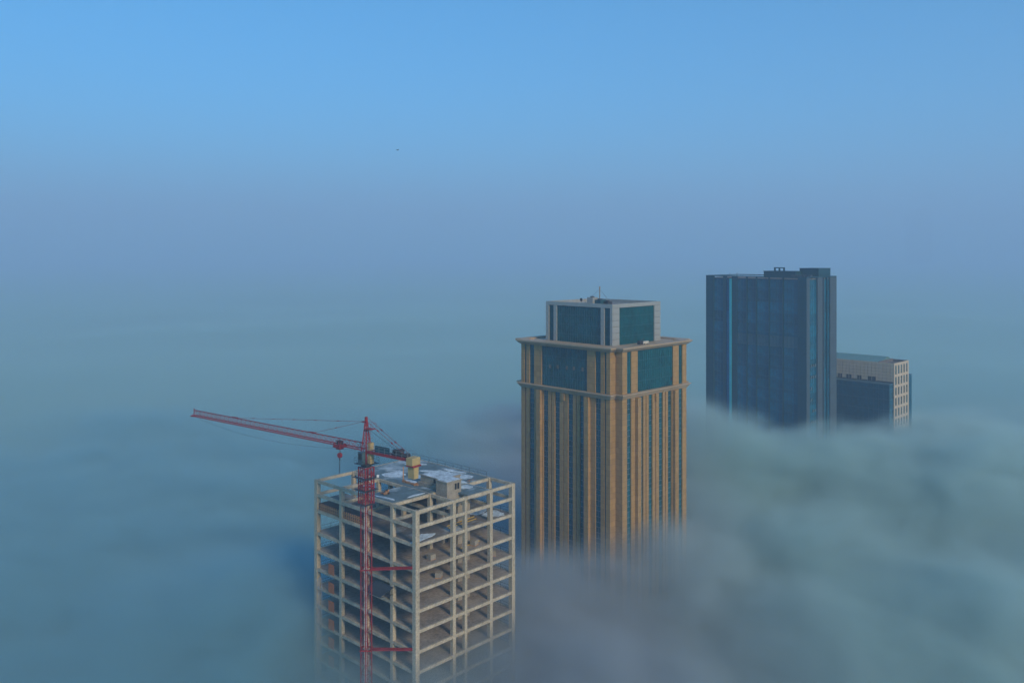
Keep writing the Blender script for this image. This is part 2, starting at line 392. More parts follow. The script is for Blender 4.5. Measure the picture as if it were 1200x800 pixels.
# dark catch canopy on the left facade
cn = thing('catch_canopy', 'dark sloping catch canopy on the left of the frame below the red strut', 'canopy', fl(0.0, 6.0, 0), FROT)
b = MB(); zc = LV[4] - 0.9
b.quadbox([(-3.0, 0.2, zc - 1.1), (0.1, 0.2, zc - .2), (0.1, 5.2, zc - .2), (-3.0, 5.2, zc - 1.1), (-3.0, 0.2, zc - 1.0), (0.1, 0.2, zc - .1), (0.1, 5.2, zc - .1), (-3.0, 5.2, zc - 1.0)])
b.build('netting', M['tarp'], cn)
arm = MB().bar((0.05, 0, zc - 1.4), (-2.95, 0, zc - 1.15), .12).mesh('support_arm', M['darksteel'])
for y in (0.3, 2.7, 5.1): link('support_arm', arm, cn, loc=(0, y, 0))
# goods hoist on the left facade
ho = thing('goods_hoist', 'bluish lattice goods hoist with orange landing gates climbing the far left corner of the frame', 'hoist', fl(-1.5, 27.2, 0), FROT)
hb = MB(); hz = 0.0
for (x, y) in ((-.4, -.4), (.4, -.4), (.4, .4), (-.4, .4)): hb.box(x - .05, x + .05, y - .05, y + .05, 0, 87)
k = 0
while hz < 86:
    for (a, c) in (((-.4, -.4), (.4, -.4)), ((-.4, -.4), (-.4, .4))):
        p0, p1 = (a, c) if k % 2 else (c, a)
        hb.bar((*p0, hz), (*p1, hz + 1.5), .05); hb.bar((*a, hz), (*c, hz), .05)
    hz += 1.5; k += 1
hb.build('hoist_mast', M['steel'], ho)
gm = MB().box(-.06, 0, -.9, .9, 0, 2.0).mesh('landing_gate', M['orange'])
for z in LV[5:11]:
    link('landing_gate', gm, ho, loc=(1.45, -2.1, z))
tm = MB().box(0.4, 1.6, -.05, .05, -.05, .05).mesh('wall_tie', M['steel'])
for z in LV[5:11]: link('wall_tie', tm, ho, loc=(0, 0, z + .3))

# ------------------------------------------------------------------ tower crane
CP = Vector((-26.0, 152.2, 0))
JD = math.atan2(33.0, -43.4)                            # jib heading (world)
crane = thing('tower_crane', 'red lattice tower crane with a long jib standing in front of the concrete frame', 'crane', CP, 0)
def lattice_section(s, h, n, chord, brace):
    b = MB()
    pts = [(-s, -s), (s, -s), (s, s), (-s, s)]
    for x, y in pts: b.box(x - chord, x + chord, y - chord, y + chord, 0, h)
    dz = h / n
    for k in range(n):
        for i in range(4):
            a, c = pts[i], pts[(i + 1) % 4]
            p0, p1 = (a, c) if (k + i) % 2 else (c, a)
            b.bar((*p0, k * dz), (*p1, (k + 1) * dz), brace)
            b.bar((*a, k * dz + .03), (*c, k * dz + .03), brace)
    return b
ms = lattice_section(.68, 3.0, 2, .065, .045)
ms = ms.mesh('mast_section', M['red'])
ld = MB(); ld.box(-.27, -.23, .1, .14, 0, 3); ld.box(.13, .17, .1, .14, 0, 3)
for k in range(8): ld.box(-.27, .17, .1, .13, k * .375 + .1, k * .375 + .15)
ldm = ld.mesh('ladder', M['white'])
zt = 105.4
nsec = 35
for k in range(nsec):
    o = link('mast_section', ms, crane, loc=(0, 0, zt - 3.0 * (k + 1) + 0.0)); o.rotation_euler = (0, 0, FROT)
    if k < 16:
        q = link('ladder', ldm, o)
cg = lattice_section(.95, 6.6, 5, .09, .065)
for z in (0.0, 3.2, 6.5):
    for (x0, y0, x1, y1) in ((-.98, -.98, .98, -.98), (-.98, .98, .98, .98), (-.98, -.98, -.98, .98), (.98, -.98, .98, .98)):
        cg.bar((x0, y0, z), (x1, y1, z), .15)
for s in (-1, 1): cg.bar((-.3 * s, -.98, 0), (-.3 * s, -.98, 6.5), .12); cg.bar((-.98, .3 * s, 0), (-.98, .3 * s, 6.5), .12)
cage = cg.build('climbing_cage', M['red'], crane); cage.location = (0, 0, 105.6); cage.rotation_euler = (0, 0, FROT)
inner_m = link('mast_section', ms, crane, loc=(0, 0, 105.4)); inner_m.rotation_euler = (0, 0, FROT)
inner_m = link('mast_section', ms, crane, loc=(0, 0, 108.4)); inner_m.rotation_euler = (0, 0, FROT)
for z, e in ((105.7, 1.5), (108.2, 1.6), (110.4, 1.8)):
    pf = MB(); pf.box(-e, e, -e, -e + .7, z - .06, z); pf.box(-e, -e + .7, -e + .7, e, z - .06, z); pf.box(e - .6, e, -e + .7, e, z - .06, z)
    po = pf.build('work_platform', M['darksteel'], crane); po.rotation_euler = (0, 0, FROT)
lamp = box('flood_lamp', M['white'], crane, 2.0, 2.4, -.9, -.5, 110.5, 110.9)
# slewing unit and everything that turns, in jib coordinates (x along the jib)
def T(o): o.rotation_euler = (0, 0, JD); return o
sl = MB(); sl.prism([(math.cos(t) * .95, math.sin(t) * .95) for t in [2 * math.pi * k / 16 for k in range(16)]], 112.2, 112.75)
T(sl.build('slewing_ring', M['darksteel'], crane))
sp = MB(); sp.box(-1.7, 1.5, -1.5, 1.5, 112.75, 112.85)
for (a, c) in (((-1.7, -1.5), (1.5, -1.5)), ((1.5, -1.5), (1.5, 1.5)), ((1.5, 1.5), (-1.7, 1.5)), ((-1.7, 1.5), (-1.7, -1.5))):
    for h in (.55, 1.05): sp.bar((*a, 112.8 + h), (*c, 112.8 + h), .035)
    for t in (0, .5): 
        x, y = a[0] + (c[0] - a[0]) * t, a[1] + (c[1] - a[1]) * t
        sp.bar((x, y, 112.8), (x, y, 113.85), .035)
T(sp.build('slewing_platform', M['darksteel'], crane))
# tower head (tapering lattice) and turret
th = MB(); zb, za = 112.85, 120.75
base = [(-.62, -.62), (.62, -.62), (.62, .62), (-.62, .62)]
def hp(i, t):
    x, y = base[i % 4]; f = 1 - .86 * max(0, (t - .25) / .75); return (x * f, y * f, zb + (za - zb) * t)
NT = 9
for i in range(4):
    for k in range(NT):
        th.bar(hp(i, k / NT), hp(i, (k + 1) / NT), .20 if k < 7 else .24)
        if k < NT - 1:
            a, c = (i, i + 1) if k % 2 else (i + 1, i)
            th.bar(hp(a, k / NT), hp(c, (k + 1) / NT), .075); th.bar(hp(i, k / NT), hp(i + 1, k / NT), .07)
th.box(-.28, .9, -.2, .2, za - .75, za - .55); th.box(-.2, .2, -.2, .2, za - .35, za + .3)
T(th.build('tower_head', M['red'], crane))
hl = MB(); 
for y in (-.25, .25): hl.bar((-1.05, y + .2, 114.6), (-.95, y + .2, 119.2), .05)
for k in range(12): hl.bar((-1.04, -.05, 114.8 + k * .38), (-1.04, .45, 114.8 + k * .38), .035)
for k in range(6):
    z = 115.2 + k * .75
    for a0 in range(5):
        t0, t1 = math.pi * (a0 / 5 + .5), math.pi * ((a0 + 1) / 5 + .5)
        hl.bar((-1.04 + .55 * math.cos(t0), .2 + .45 * math.sin(t0), z), (-1.04 + .55 * math.cos(t1), .2 + .45 * math.sin(t1), z), .03)
hl.box(-1.9, -.3, -.6, .7, 119.0, 119.08)
for (x, y) in ((-1.9, -.6), (-1.9, .7)): hl.bar((x, y, 119.05), (x, y, 120.1), .035)
hl.bar((-1.9, -.6, 120.1), (-1.9, .7, 120.1), .035); hl.bar((-1.9, -.6, 120.1), (-.2, -.5, 120.1), .035); hl.bar((-1.9, .7, 120.1), (-.2, .6, 120.1), .035)
T(hl.build('head_ladder', M['red'], crane))
# jib: triangular lattice in nine sections
JZ, JH, JW = 115.15, 1.18, .62
SEC = 5.9; NS = 9
js = MB(); bays = 4; dx = SEC / bays
for y in (-JW, JW): js.bar((0, y, 0), (SEC, y, 0), .15)
js.bar((0, 0, JH), (SEC, 0, JH), .17)
for k in range(bays):
    x0, xm, x1 = k * dx, (k + .5) * dx, (k + 1) * dx
    for y in (-JW, JW):
        js.bar((x0, y, 0), (xm, 0, JH), .07); js.bar((xm, 0, JH), (x1, y, 0), .07)
    js.bar((x0, -JW, 0), (x0, JW, 0), .065); js.bar((x0, -JW, 0), (x1, JW, 0), .055)
jm = js.mesh('jib_section', M['red'])
jv = Vector((math.cos(JD), math.sin(JD), 0))
for k in range(NS):
    p = jv * (.7 + k * SEC); T(link('jib_section', jm, crane, loc=(p.x, p.y, JZ)))
XE = .7 + NS * SEC
tip = MB(); tip.bar((XE, 0, JZ - .1), (XE, 0, JZ + JH + .35), .16); tip.bar((XE, -JW, JZ), (XE, JW, JZ), .16); tip.box(XE - .3, XE + .9, -.35, .35, JZ - .25, JZ - .05)
T(tip.build('jib_tip', M['red'], crane))
# pendant lines with shackles
def pendant(a, c, y=0, r=.06, nsh=4):
    b = MB(); b.bar((a[0], y, a[1]), (c[0], y, c[1]), r)
    for i in range(1, nsh + 1):
        t = i / (nsh + 1); p = (a[0] + (c[0] - a[0]) * t, y, a[1] + (c[1] - a[1]) * t); q = (p[0] + .45, y, p[2] + (c[1] - a[1]) / (c[0] - a[0]) * .45)
        b.bar(p, q, .17)
    return T(b.build('pendant_line', M['red'], crane))
pendant((.9, za - .65), (39.0, JZ + JH), 0, .06, 5)
pendant((.9, za - .70), (14.6, JZ + JH), 0, .06, 1)
for y in (-.45, .45): pendant((-.1, za - .1), (-10.6, JZ + .4), y, .055, 2)
st = MB()
for x in (39.0, 14.6): st.box(x - .9, x + .9, -.12, .12, JZ + JH - .02, JZ + JH + .2)
T(st.build('pendant_lug', M['red'], crane))
hl2 = MB(); pr = None
for i in range(15):
    t = i / 14; x = XE - 1 + (1.5 - XE + 1) * t; z = JZ - .15 - 2.0 * 4 * t * (1 - t) * (1 - .3 * t)
    if pr: hl2.bar(pr, (x, .3, z), .035)
    pr = (x, .3, z)
T(hl2.build('slack_cable', M['darksteel'], crane))
ml = MB(); ml.bar((-.1, 0, za - 1.6), (-7.8, .2, JZ + 1.0), .04); T(ml.build('stay_cable', M['darksteel'], crane))
# counter jib
cj = MB()
for y in (-.62, .62): cj.box(-11.6, -.5, y - .12, y + .12, JZ - .35, JZ + .15)
for k in range(9): cj.box(-1.4 - k * 1.2, -1.25 - k * 1.2, -.5, .5, JZ - .3, JZ - .1)
cjo = T(cj.build('counter_jib', M['red'], crane))
wk = MB(); wk.box(-11.4, -.7, -.5, .5, JZ - .08, JZ - .03)
for y in (-.85, .85):
    for k in range(8): wk.bar((-1.3 - 1.4 * k, y, JZ + .1), (-1.3 - 1.4 * k, y, JZ + 1.15), .04)
    for h in (.6, 1.15): wk.bar((-1.3, y, JZ + h), (-11.1, y, JZ + h), .03)
wk.build('walkway', M['steel'], cjo)
mc = MB(); mc.box(-9.4, -7.0, -.55, .55, JZ + .15, JZ + .5)
mc.bar((-8.4, -.6, JZ + .85), (-8.4, .6, JZ + .85), .8, 0, 12); mc.box(-7.4, -6.9, -.35, .35, JZ + .5, JZ + 1.1); mc.box(-10.4, -9.6, -.5, .5, JZ + .15, JZ + .75)
T(mc.build('winch', M['darksteel'], crane))
sgb = MB(); sgb.box(-6.6, -3.0, .70, .76, JZ + .25, JZ + 1.35)
sgo = T(sgb.build('sign_board', M['sign'], crane))
sg = MB()
x = -3.25
for i in range(7):                                       # too small to read in the photograph: light block strokes only
    w = .34
    for (a0, a1, c0, c1) in ((0, .09, 0, .62), (w - .09, w, 0, .62)) if i % 3 else ((0, .09, 0, .62), (0, w, .53, .62), (0, w, 0, .09)):
        sg.box(x - a1, x - a0, .765, .785, JZ + .48 + c0, JZ + .48 + c1)
    x -= .46
sg.build('lettering', M['mullion'], sgo)
# counterweight slabs hung at the end of the counter jib
cwm = MB()
cwm.quadbox([(-.17, -.52, -2.2), (.17, -.52, -2.2), (.17, .52, -2.2), (-.17, .52, -2.2), (-.17, -.62, .1), (.17, -.62, .1), (.17, .62, .1), (-.17, .62, .1)])
cwm.box(-.17, .17, -.98, .98, .1, 1.35)
cwme = cwm.mesh('counterweight_slab', M['cream'])
for k in range(4):
    p = jv * (-11.0 - k * .36); T(link('counterweight_slab', cwme, crane, loc=(p.x, p.y, JZ - 1.0)))
cb = MB(); cb.box(-12.4, -10.8, -.98, -.66, JZ - 1.12, JZ - .92); cb.box(-12.4, -10.8, .66, .98, JZ - 1.12, JZ - .92); cb.box(-12.5, -12.27, -.98, .98, JZ - 1.15, JZ - .9)
T(cb.build('counterweight_frame', M['red'], crane))
# cab and electrical cabinet
cb = MB(); cb.box(-.55, .5, .72, 1.5, 112.9, 114.9); cb.box(-.6, .55, .68, 1.55, 114.9, 115.0)
cabo = T(cb.build('operator_cab', M['louvre'], crane))
MB().box(.5, .54, .8, 1.42, 113.7, 114.75).build('window', M['dark'], cabo)
MB().box(-.45, .4, 1.5, 1.53, 113.7, 114.75).build('window', M['dark'], cabo)
cb = MB(); cb.box(-1.5, -.8, -.45, .45, 112.95, JZ - .37); cb.box(-1.5, -.8, -.45, .45, JZ + .17, JZ + 1.45)
T(cb.build('electrical_cabinet', M['cream'], crane))
# trolley, hook block and ropes
X7 = 7.0
tr = MB(); tr.box(X7 - .95, X7 + .95, -.85, .85, JZ - .45, JZ - .15); tr.box(X7 - .5, X7 + .5, -.5, .5, JZ - .8, JZ - .45)
for sx in (-.8, .8):
    for y in (-JW, JW): tr.box(X7 + sx - .15, X7 + sx + .15, y - .1, y + .1, JZ - .2, JZ + .25)
tro = T(tr.build('trolley', M['red'], crane))
MB().box(X7 - .5, X7 + .5, -.4, .3, JZ + .1, JZ + .75).build('trolley_winch', M['darksteel'], tro)
hk = MB(); hk.bar((X7, -.22, JZ - 1.95), (X7, .22, JZ - 1.95), .75, 0, 14); hk.box(X7 - .3, X7 + .3, -.16, .16, JZ - 2.3, JZ - 1.6)
hko = T(hk.build('hook_block', M['red'], crane))
hr = MB()
for y in (-.12, .12): hr.bar((X7, y, JZ - .6), (X7, y, JZ - 1.8), .05)
hr.bar((X7, 0, JZ - 2.3), (X7, 0, JZ - 5.2), .09); hr.bar((X7, 0, JZ - 2.3), (X7 + .12, .1, JZ - 5.5), .04); hr.bar((X7, 0, JZ - 2.4), (X7, 0, JZ - 2.9), .2)
hr.build('hook_rope', M['darksteel'], hko)
# struts that tie the mast to the frame
def tie(z):
    b = MB(); e0 = fl(0.05, 0.9) - CP; e1 = fl(-.02, 14.0) - CP
    m0 = Vector((.75, -.2, z - 1.0)); b.bar(m0, (e0.x, e0.y, z + .2), .34); b.bar(m0 + Vector((0, .5, .12)), (e0.x, e0.y, z + .45), .18)
    b.bar((0.2, .7, z - .6), (e1.x, e1.y, z + .1), .22)
    for s in (-1, 1):
        b.bar((-1.05, .8 * s, z - .9), (1.05, .8 * s, z - .9), .22); b.bar((.8 * s, -1.05, z - .9), (.8 * s, 1.05, z - .9), .22)
    return b.build('tie_strut', M['red'], crane)
tie(LV[3]); tie(LV[7])

# ------------------------------------------------------------------ golden tower
GC = Vector((24.0, 195.0, 0)); GROT = math.atan2(0.7107, 0.7036)
gold = thing('golden_tower', 'tall gold stone tower with vertical piers, teal glass bands and a silver framed glass crown', 'building', GC, GROT)
LU, LVV = 32.4, 30.4; N = 2.0
def notched(o, n=N):                                    # outline with re-entrant corners, offset outward by o
    x0, x1, y0, y1 = -o, LVV + o, -o, LU + o; k = n
    return [(x0 + k, y0), (x1 - k, y0), (x1 - k, y0 + k), (x1, y0 + k), (x1, y1 - k), (x1 - k, y1 - k), (x1 - k, y1), (x0 + k, y1), (x0 + k, y1 - k), (x0, y1 - k), (x0, y0 + k), (x0 + k, y0 + k)]
b = MB(); b.prism(notched(-.45), 0, 127.4); b.build('core_wall', M['stonedark'], gold)
ZL, ZU0, ZU1 = 116.5, 117.7, 127.4
def pier(side, a, c, z0, z1, dep=0.0, m='stone', name='pier', back=.47):
    bb = MB()
    if side == 'L': bb.box(-dep, back, a, c, z0, z1)
    elif side == 'R': bb.box(a, c, -dep, back, z0, z1)
    elif side == 'B': bb.box(LVV - back, LVV + dep, a, c, z0, z1)
    else: bb.box(a, c, LU - back, LU + dep, z0, z1)
    return bb.build(name, M[m], gold)
FH = 3.78; NF = 13
wcache = {}
def window(side, a, c, z, h=FH):
    w = round(c - a, 2); key = (side in 'LB', w, h)
    if key not in wcache:
        bb = MB(); q = lambda d0, d1, p0, p1, z0, z1, mi: bb.box(d0, d1, p0, p1, z0, z1, mi) if key[0] else bb.box(p0, p1, d0, d1, z0, z1, mi)
        q(0, .07, 0, w, 0, h, 0)
        for zz in (.06, h * .32, h * .66): q(-.07, 0, 0, w, zz, zz + .11, 1)
        q(-.06, 0, w / 2 - .04, w / 2 + .04, h * .36, h, 1)
        wcache[key] = bb.mesh('window', [M['tealpane'], M['bar']])
    loc = {'L': (.33, a, z), 'R': (a, .33, z), 'B': (LVV - .4, a, z), 'K': (a, LU - .4, z)}[side]
    return link('window', wcache[key], gold, loc=loc)
def strip(side, a, c, ztop, n):
    for k in range(n): window(side, a, c, ztop - FH * (k + 1))
cL, cR = LU / 2, LVV / 2
def body(side, c, full=True):
    wins = [(c - 3.0, c - 1.38), (c + 1.3, c + 2.9), (c - 6.7, c - 5.1), (c + 5.1, c + 6.7), (c - 11.4, c - 9.8), (c + 9.8, c + 11.4)]
    mir = lambda a, d: (2 * c - d, 2 * c - a)
    end = 2 * c - N
    if full:
        for a, d in wins: strip(side, a, d, ZL, NF)
        ps = [(c - 1.38, c + 1.3), (c + 2.9, c + 5.1), (c + 6.7, c + 9.8)]
        ps += [mir(*ps[1]), mir(*ps[2])]
        for i, (a, d) in enumerate(ps):
            if i in (0, 1, 3):                              # pier split by a thin vertical slot
                mid = (a + d) / 2
                pier(side, a, mid - .14, 0, ZL); pier(side, mid + .14, d, 0, ZL)
                pier(side, mid - .14, mid + .14, 0, ZL, -.25, 'stonedark', 'slot_back')
            else: pier(side, a, d, 0, ZL)
        # corbel on the middle pier
        bk = pier(side, c - .45, c + .45, ZL - 1.7, ZL - .004, .45, 'stone', 'corbel')
        # projecting pilasters
        for a, d in ((c + 7.0, c + 8.35), mir(c + 7.0, c + 8.35)):
            p = pier(side, a, d, 0, ZL - .006, .85, 'stone', 'pilaster', -.003)
    # piers by the corners, with a slit where the face is wide enough
    for s in (0, 1):
        seg = [(c + 11.4, c + 12.55, 'P'), (c + 12.55, c + 12.97, 'S'), (c + 12.97, end, 'P')] if side in 'LB' else [(c + 11.4, end, 'P')]
        for a, d, k in seg:
            if s: a, d = mir(a, d)
            if k == 'P': pier(side, a, d, 0, ZL)
            else: pier(side, a, d, 0, ZL, -.28, 'tealpane', 'slit_window')
    # upper band: one large glass field between piers
    ggl = c - 7.3
    seg = [(-7.3, 7.3, 'G'), (7.3, 9.8, 'P'), (9.8, 11.4, 'W')] + ([(11.4, 12.5, 'P'), (12.5, 13.1, 'W'), (13.1, end - c, 'P')] if side in 'LB' else [(11.4, end - c, 'P')])
    for s in (0, 1):
        for a, d, k in seg:
            if k == 'G' and s: continue
            a, d = c + a, c + d
            if s: a, d = mir(a, d)
            if k == 'P': pier(side, a, d, ZU0, ZU1)
            else:
                gp = pier(side, a, d, ZU0, ZU1, -.25, 'teal', 'glass_wall')
                mu = MB(); n = max(1, round((d - a) / .75))
                fx = (lambda d0, d1, p0, p1, z0, z1: mu.box(d0, d1, p0, p1, z0, z1)) if side in 'LB' else (lambda d0, d1, p0, p1, z0, z1: mu.box(p0, p1, d0, d1, z0, z1))
                lo = {'L': .17, 'R': .17, 'B': LVV - .25, 'K': LU - .25}[side]
                for i in range(1, n): x = a + (d - a) * i / n; fx(lo, lo + .08, x - .03, x + .03, ZU0, ZU1)
                for zz in (ZU0 + 2.4, ZU0 + 4.85, ZU0 + 7.3): fx(lo, lo + .08, a, d, zz - .03, zz + .03)
                mu.build('mullion_grid', M['mullion'], gp, kind='stuff')
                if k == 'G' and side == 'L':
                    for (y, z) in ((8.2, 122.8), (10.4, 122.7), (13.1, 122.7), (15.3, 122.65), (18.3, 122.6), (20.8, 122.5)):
                        box('blind', M['blind'], gp, .16, .19, y - .3, y + .3, z - .4, z + .45)  # small lit squares mirrored in the glass, painted as beige panes
                if k == 'G' and side == 'R':
                    box('open_pane', M['dark'], gp, a + 13.9, a + 14.5, .15, .19, ZU0 + 1.1, ZU0 + 2.0)
body('L', cL); body('R', cR); body('B', cL, False); body('K', cR, False)
for i in range(NF):                                       # open vents, one on each floor
    box('open_vent', M['dark'], gold, 8.6, 9.5, .18, .24, ZL - FH * (i + 1) + 1.4, ZL - FH * (i + 1) + 2.4)
# stone walls of the re-entrant corners (the returns face each other across the corner)
for (z0, z1) in ((0, ZL), (ZU0, ZU1)):
    box('corner_wall', M['stone'], gold, .47, N - .003, N - .001, N + .44, z0, z1)
    box('corner_wall', M['stone'], gold, N - .001, N + .44, .47, N - .003, z0, z1)
# cornices
def cornice(z0, o1, o2, h1, h2):
    b = MB(); b.prism(notched(.12), z0, z0 + h1, 0, notched(o1)); b.prism(notched(o1 + .001), z0 + h1, z0 + h1 + h2, 0, notched(o2))
    b.prism(notched(o2 + .12), z0 + h1 + h2, z0 + h1 + h2 + .22)
    return b.build('cornice', M['cornice'], gold)
cornice(ZL, .45, .75, .5, .45)
uc = MB()
uc.prism(notched(.12), ZU1, ZU1 + .45, 0, notched(.7)); uc.prism(notched(.701), ZU1 + .45, ZU1 + .8, 0, notched(1.0))
uc.build('cornice', M['cornice'], gold)
pa = MB()                                                 # parapet ring above the upper cornice
outl, innl = notched(1.08), notched(-1.2)
n = len(outl); zA, zB = ZU1 + .8, ZU1 + 1.1
pa.v += [(x, y, zA) for x, y in outl] + [(x, y, zB) for x, y in outl] + [(x, y, zB) for x, y in innl] + [(x, y, ZU1 + .3) for x, y in innl]
for k in range(n):
    k2 = (k + 1) % n
    pa.f += [(k, k2, n + k2, n + k), (n + k, n + k2, 2 * n + k2, 2 * n + k), (2 * n + k, 2 * n + k2, 3 * n + k2, 3 * n + k)]; pa.m += [0, 0, 0]
pa.build('parapet', M['cornice'], gold)
# crown
CX, CY, CW_, CH_ = 5.35, 5.5, 19.7, 21.4
zc0, zc1 = ZU1 + .8, 138.1
cr = MB(); cr.box(CX + .3, CX + CW_ - .3, CY + .3, CY + CH_ - .3, zc0, 137.1); cr.build('crown_core', M['teal'], gold)
pb = MB()
for (x0, x1, y0, y1) in ((CX, CX + CW_, CY, CY + .35), (CX, CX + CW_, CY + CH_ - .35, CY + CH_), (CX, CX + .35, CY + .35, CY + CH_ - .35), (CX + CW_ - .35, CX + CW_, CY + .35, CY + CH_ - .35)):
    pb.box(x0, x1, y0, y1, 137.2, zc1)
pb.build('crown_parapet', M['silver'], gold)
box('roof_deck', M['gravel'], gold, CX + .36, CX + CW_ - .36, CY + .36, CY + CH_ - .36, 137.102, 137.16)
pcache = {}
def cladding(x0, x1, y0, y1):
    nz = 6; h = (137.19 - zc0) / nz
    for k in range(nz):
        key = (round(x1 - x0, 3), round(y1 - y0, 3))
        if key not in pcache: pcache[key] = MB().box(0, x1 - x0, 0, y1 - y0, .03, h - .03).mesh('cladding_panel', M['silver'])
        link('cladding_panel', pcache[key], gold, loc=(x0, y0, zc0 + k * h))
for (a, d) in ((0.0, .72), (2.5, 3.54), (17.73, 18.76), (20.4, 21.4)): cladding(CX - .04, CX + .31, CY + a, CY + d)
for (a, d) in ((0.32, 1.5), (1.5, 2.7), (17.0, 18.3), (18.3, 19.66)): cladding(CX + a, CX + d, CY - .02, CY + .31)
cm = MB()
for i in range(1, 29):
    y = CY + i * CH_ / 29; cm.box(CX + .22, CX + .30, y - .03, y + .03, zc0, 137.19)
for i in range(1, 27):
    x = CX + 2.7 + (14.3) * i / 27; cm.box(x - .03, x + .03, CY + .22, CY + .30, zc0, 137.19)
for z in (130.2, 132.6, 135.0):
    cm.box(CX + .225, CX + .30, CY + .32, CY + CH_ - .3, z - .03, z + .03); cm.box(CX + 2.7, CX + 17, CY + .225, CY + .30, z - .03, z + .03)
cm.build('mullion_grid', M['mullion'], gold, kind='stuff')

def gl(v, u, z=0.0):
    c, s = math.cos(GROT), math.sin(GROT)
    return Vector((GC.x + v * c - u * s, GC.y + v * s + u * c, z))
an = thing('antenna_mast', 'slim reddish antenna mast with guy wires in the middle of the glass crown roof', 'antenna', gl(14.2, 16.5, 137.16), GROT)
b = MB(); b.bar((0, 0, 0), (0, 0, 4.1), .22, 0, 8); b.bar((0, 0, 4.1), (0, 0, 4.7), .3, 0, 8); b.build('pole', M['block'], an)
for (x, y) in ((-1.5, 4.2), (3.5, -1.2), (-2.5, -2.0)): MB().bar((0, 0, 4.0), (x, y, .05), .04).build('guy_wire', M['darksteel'], an)
for i, (x, y, w, d, h, mm, lb) in enumerate(((-.6, .9, 1.0, .9, 2.0, 'silver', 'pale grey plant cabinet left of the antenna mast on the crown roof'), (.3, -.9, 1.1, 1.0, 1.4, 'mullion', 'blue grey air handling unit at the foot of the antenna mast'),
        (1.2, -2.6, .8, .7, 1.0, 'darksteel', 'small dark fan unit right of the antenna mast'))):
    u = thing('plant_unit', lb, 'plant unit', gl(14.2 + x - 1.2, 16.5 + y, 137.16), GROT, 'plant units on the crown roof')
    MB().box(-w, w, -d, d, .15, h).build('housing', M[mm], u)
    fm = MB(); fm.box(-w + .1, -w + .3, -d + .1, d - .1, 0, .15); fm.box(w - .3, w - .1, -d + .1, d - .1, 0, .15); fm.build('plinth', M['darksteel'], u)
    f2 = MB(); f2.prism([(math.cos(2 * math.pi * k / 12) * d * .6, math.sin(2 * math.pi * k / 12) * d * .6) for k in range(12)], h, h + .25); f2.build('fan', M['darksteel'], u)
ds = thing('satellite_dish', 'small dark satellite dish on the crown roof, left of the plant cabinet', 'dish', gl(13.0, 21.4, 137.16), GROT)
b = MB(); nn = 12
for k in range(nn):
    t0, t1 = 2 * math.pi * k / nn, 2 * math.pi * (k + 1) / nn; o = len(b.v)
    b.v += [(0, 0, 1.15), (-.3, .42 * math.cos(t0), 1.2 + .42 * math.sin(t0)), (-.3, .42 * math.cos(t1), 1.2 + .42 * math.sin(t1)), (.06, 0, 1.15), (-.24, .44 * math.cos(t0), 1.2 + .44 * math.sin(t0)), (-.24, .44 * math.cos(t1), 1.2 + .44 * math.sin(t1))]
    b.f += [(o, o + 1, o + 2), (o + 3, o + 5, o + 4), (o + 1, o + 4, o + 5, o + 2)]; b.m += [0, 0, 0]
b.build('reflector', M['darksteel'], ds); MB().bar((0, 0, 0), (0, 0, 1.15), .12, 0, 8).build('pole', M['steel'], ds)
bmu = thing('window_cleaning_cradle', 'white window cleaning cradle with dark trolley at the foot of the glass crown', 'cradle', gl(11.5, 1.3, ZU1 + 1.1), GROT)
b = MB(); b.box(0, 2.2, -.3, .3, .12, .7); b.build('cradle', M['blind2'], bmu)
b = MB(); b.box(-1.5, -.3, -.4, .4, .12, .9); b.bar((-.9, 0, .9), (.6, 0, 1.35), .14); b.build('trolley', M['darksteel'], bmu)
wb = MB().bar((0, -.4, .12), (0, .4, .12), .2, 0, 10).mesh('wheel', M['darksteel'])
for x in (-1.3, -.5, .4, 1.8): link('wheel', wb, bmu, loc=(x, 0, 0))

# ------------------------------------------------------------------ dark blue glass tower
DC = Vector((101.8, 295.0, 0))
dark = thing('blue_glass_tower', 'dark blue glass slab tower with a bright cyan vertical fin, behind the golden tower', 'building', DC, GROT)
DH = 141.8
MB().box(.5, 23.3, .5, 39.3, 0, DH - .6).build('core_wall', M['bluetower'], dark)
def dbox(side, a, d, z0, z1, p, m, name, back=.52):
    bb = MB()
    if side == 'L': bb.box(-p, back, a, d, z0, z1)
    else: bb.box(a, d, -p, back, z0, z1)
    return bb.build(name, M[m], dark)
for a, d, p, m in ((36.43, 39.7, .3, 'bluetower'), (31.19, 32.53, .2, 'bluetower'), (26.77, 28.97, .1, 'bluetower'), (0.0, 3.14, .1, 'bluetower')):
    dbox('L', a, d, 0, DH, p, m, 'pier')
for y in (22.87, 19.03, 14.02, 8.71): dbox('L', y - .18, y + .18, 0, DH, .12, 'bluetower', 'pier')
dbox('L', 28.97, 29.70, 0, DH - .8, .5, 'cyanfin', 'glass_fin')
for a, d, p, m in ((.1, 2.37, .05, 'greytower'), (8.15, 12.0, .25, 'greytower'), (13.2, 13.7, .1, 'greytower'), (18.43, 23.7, .15, 'greytower'), (15.9, 16.3, .1, 'bluetower')):
    dbox('R', a, d, 0, DH, p, m, 'pier', .5)
DF = 3.95
dcache = {}
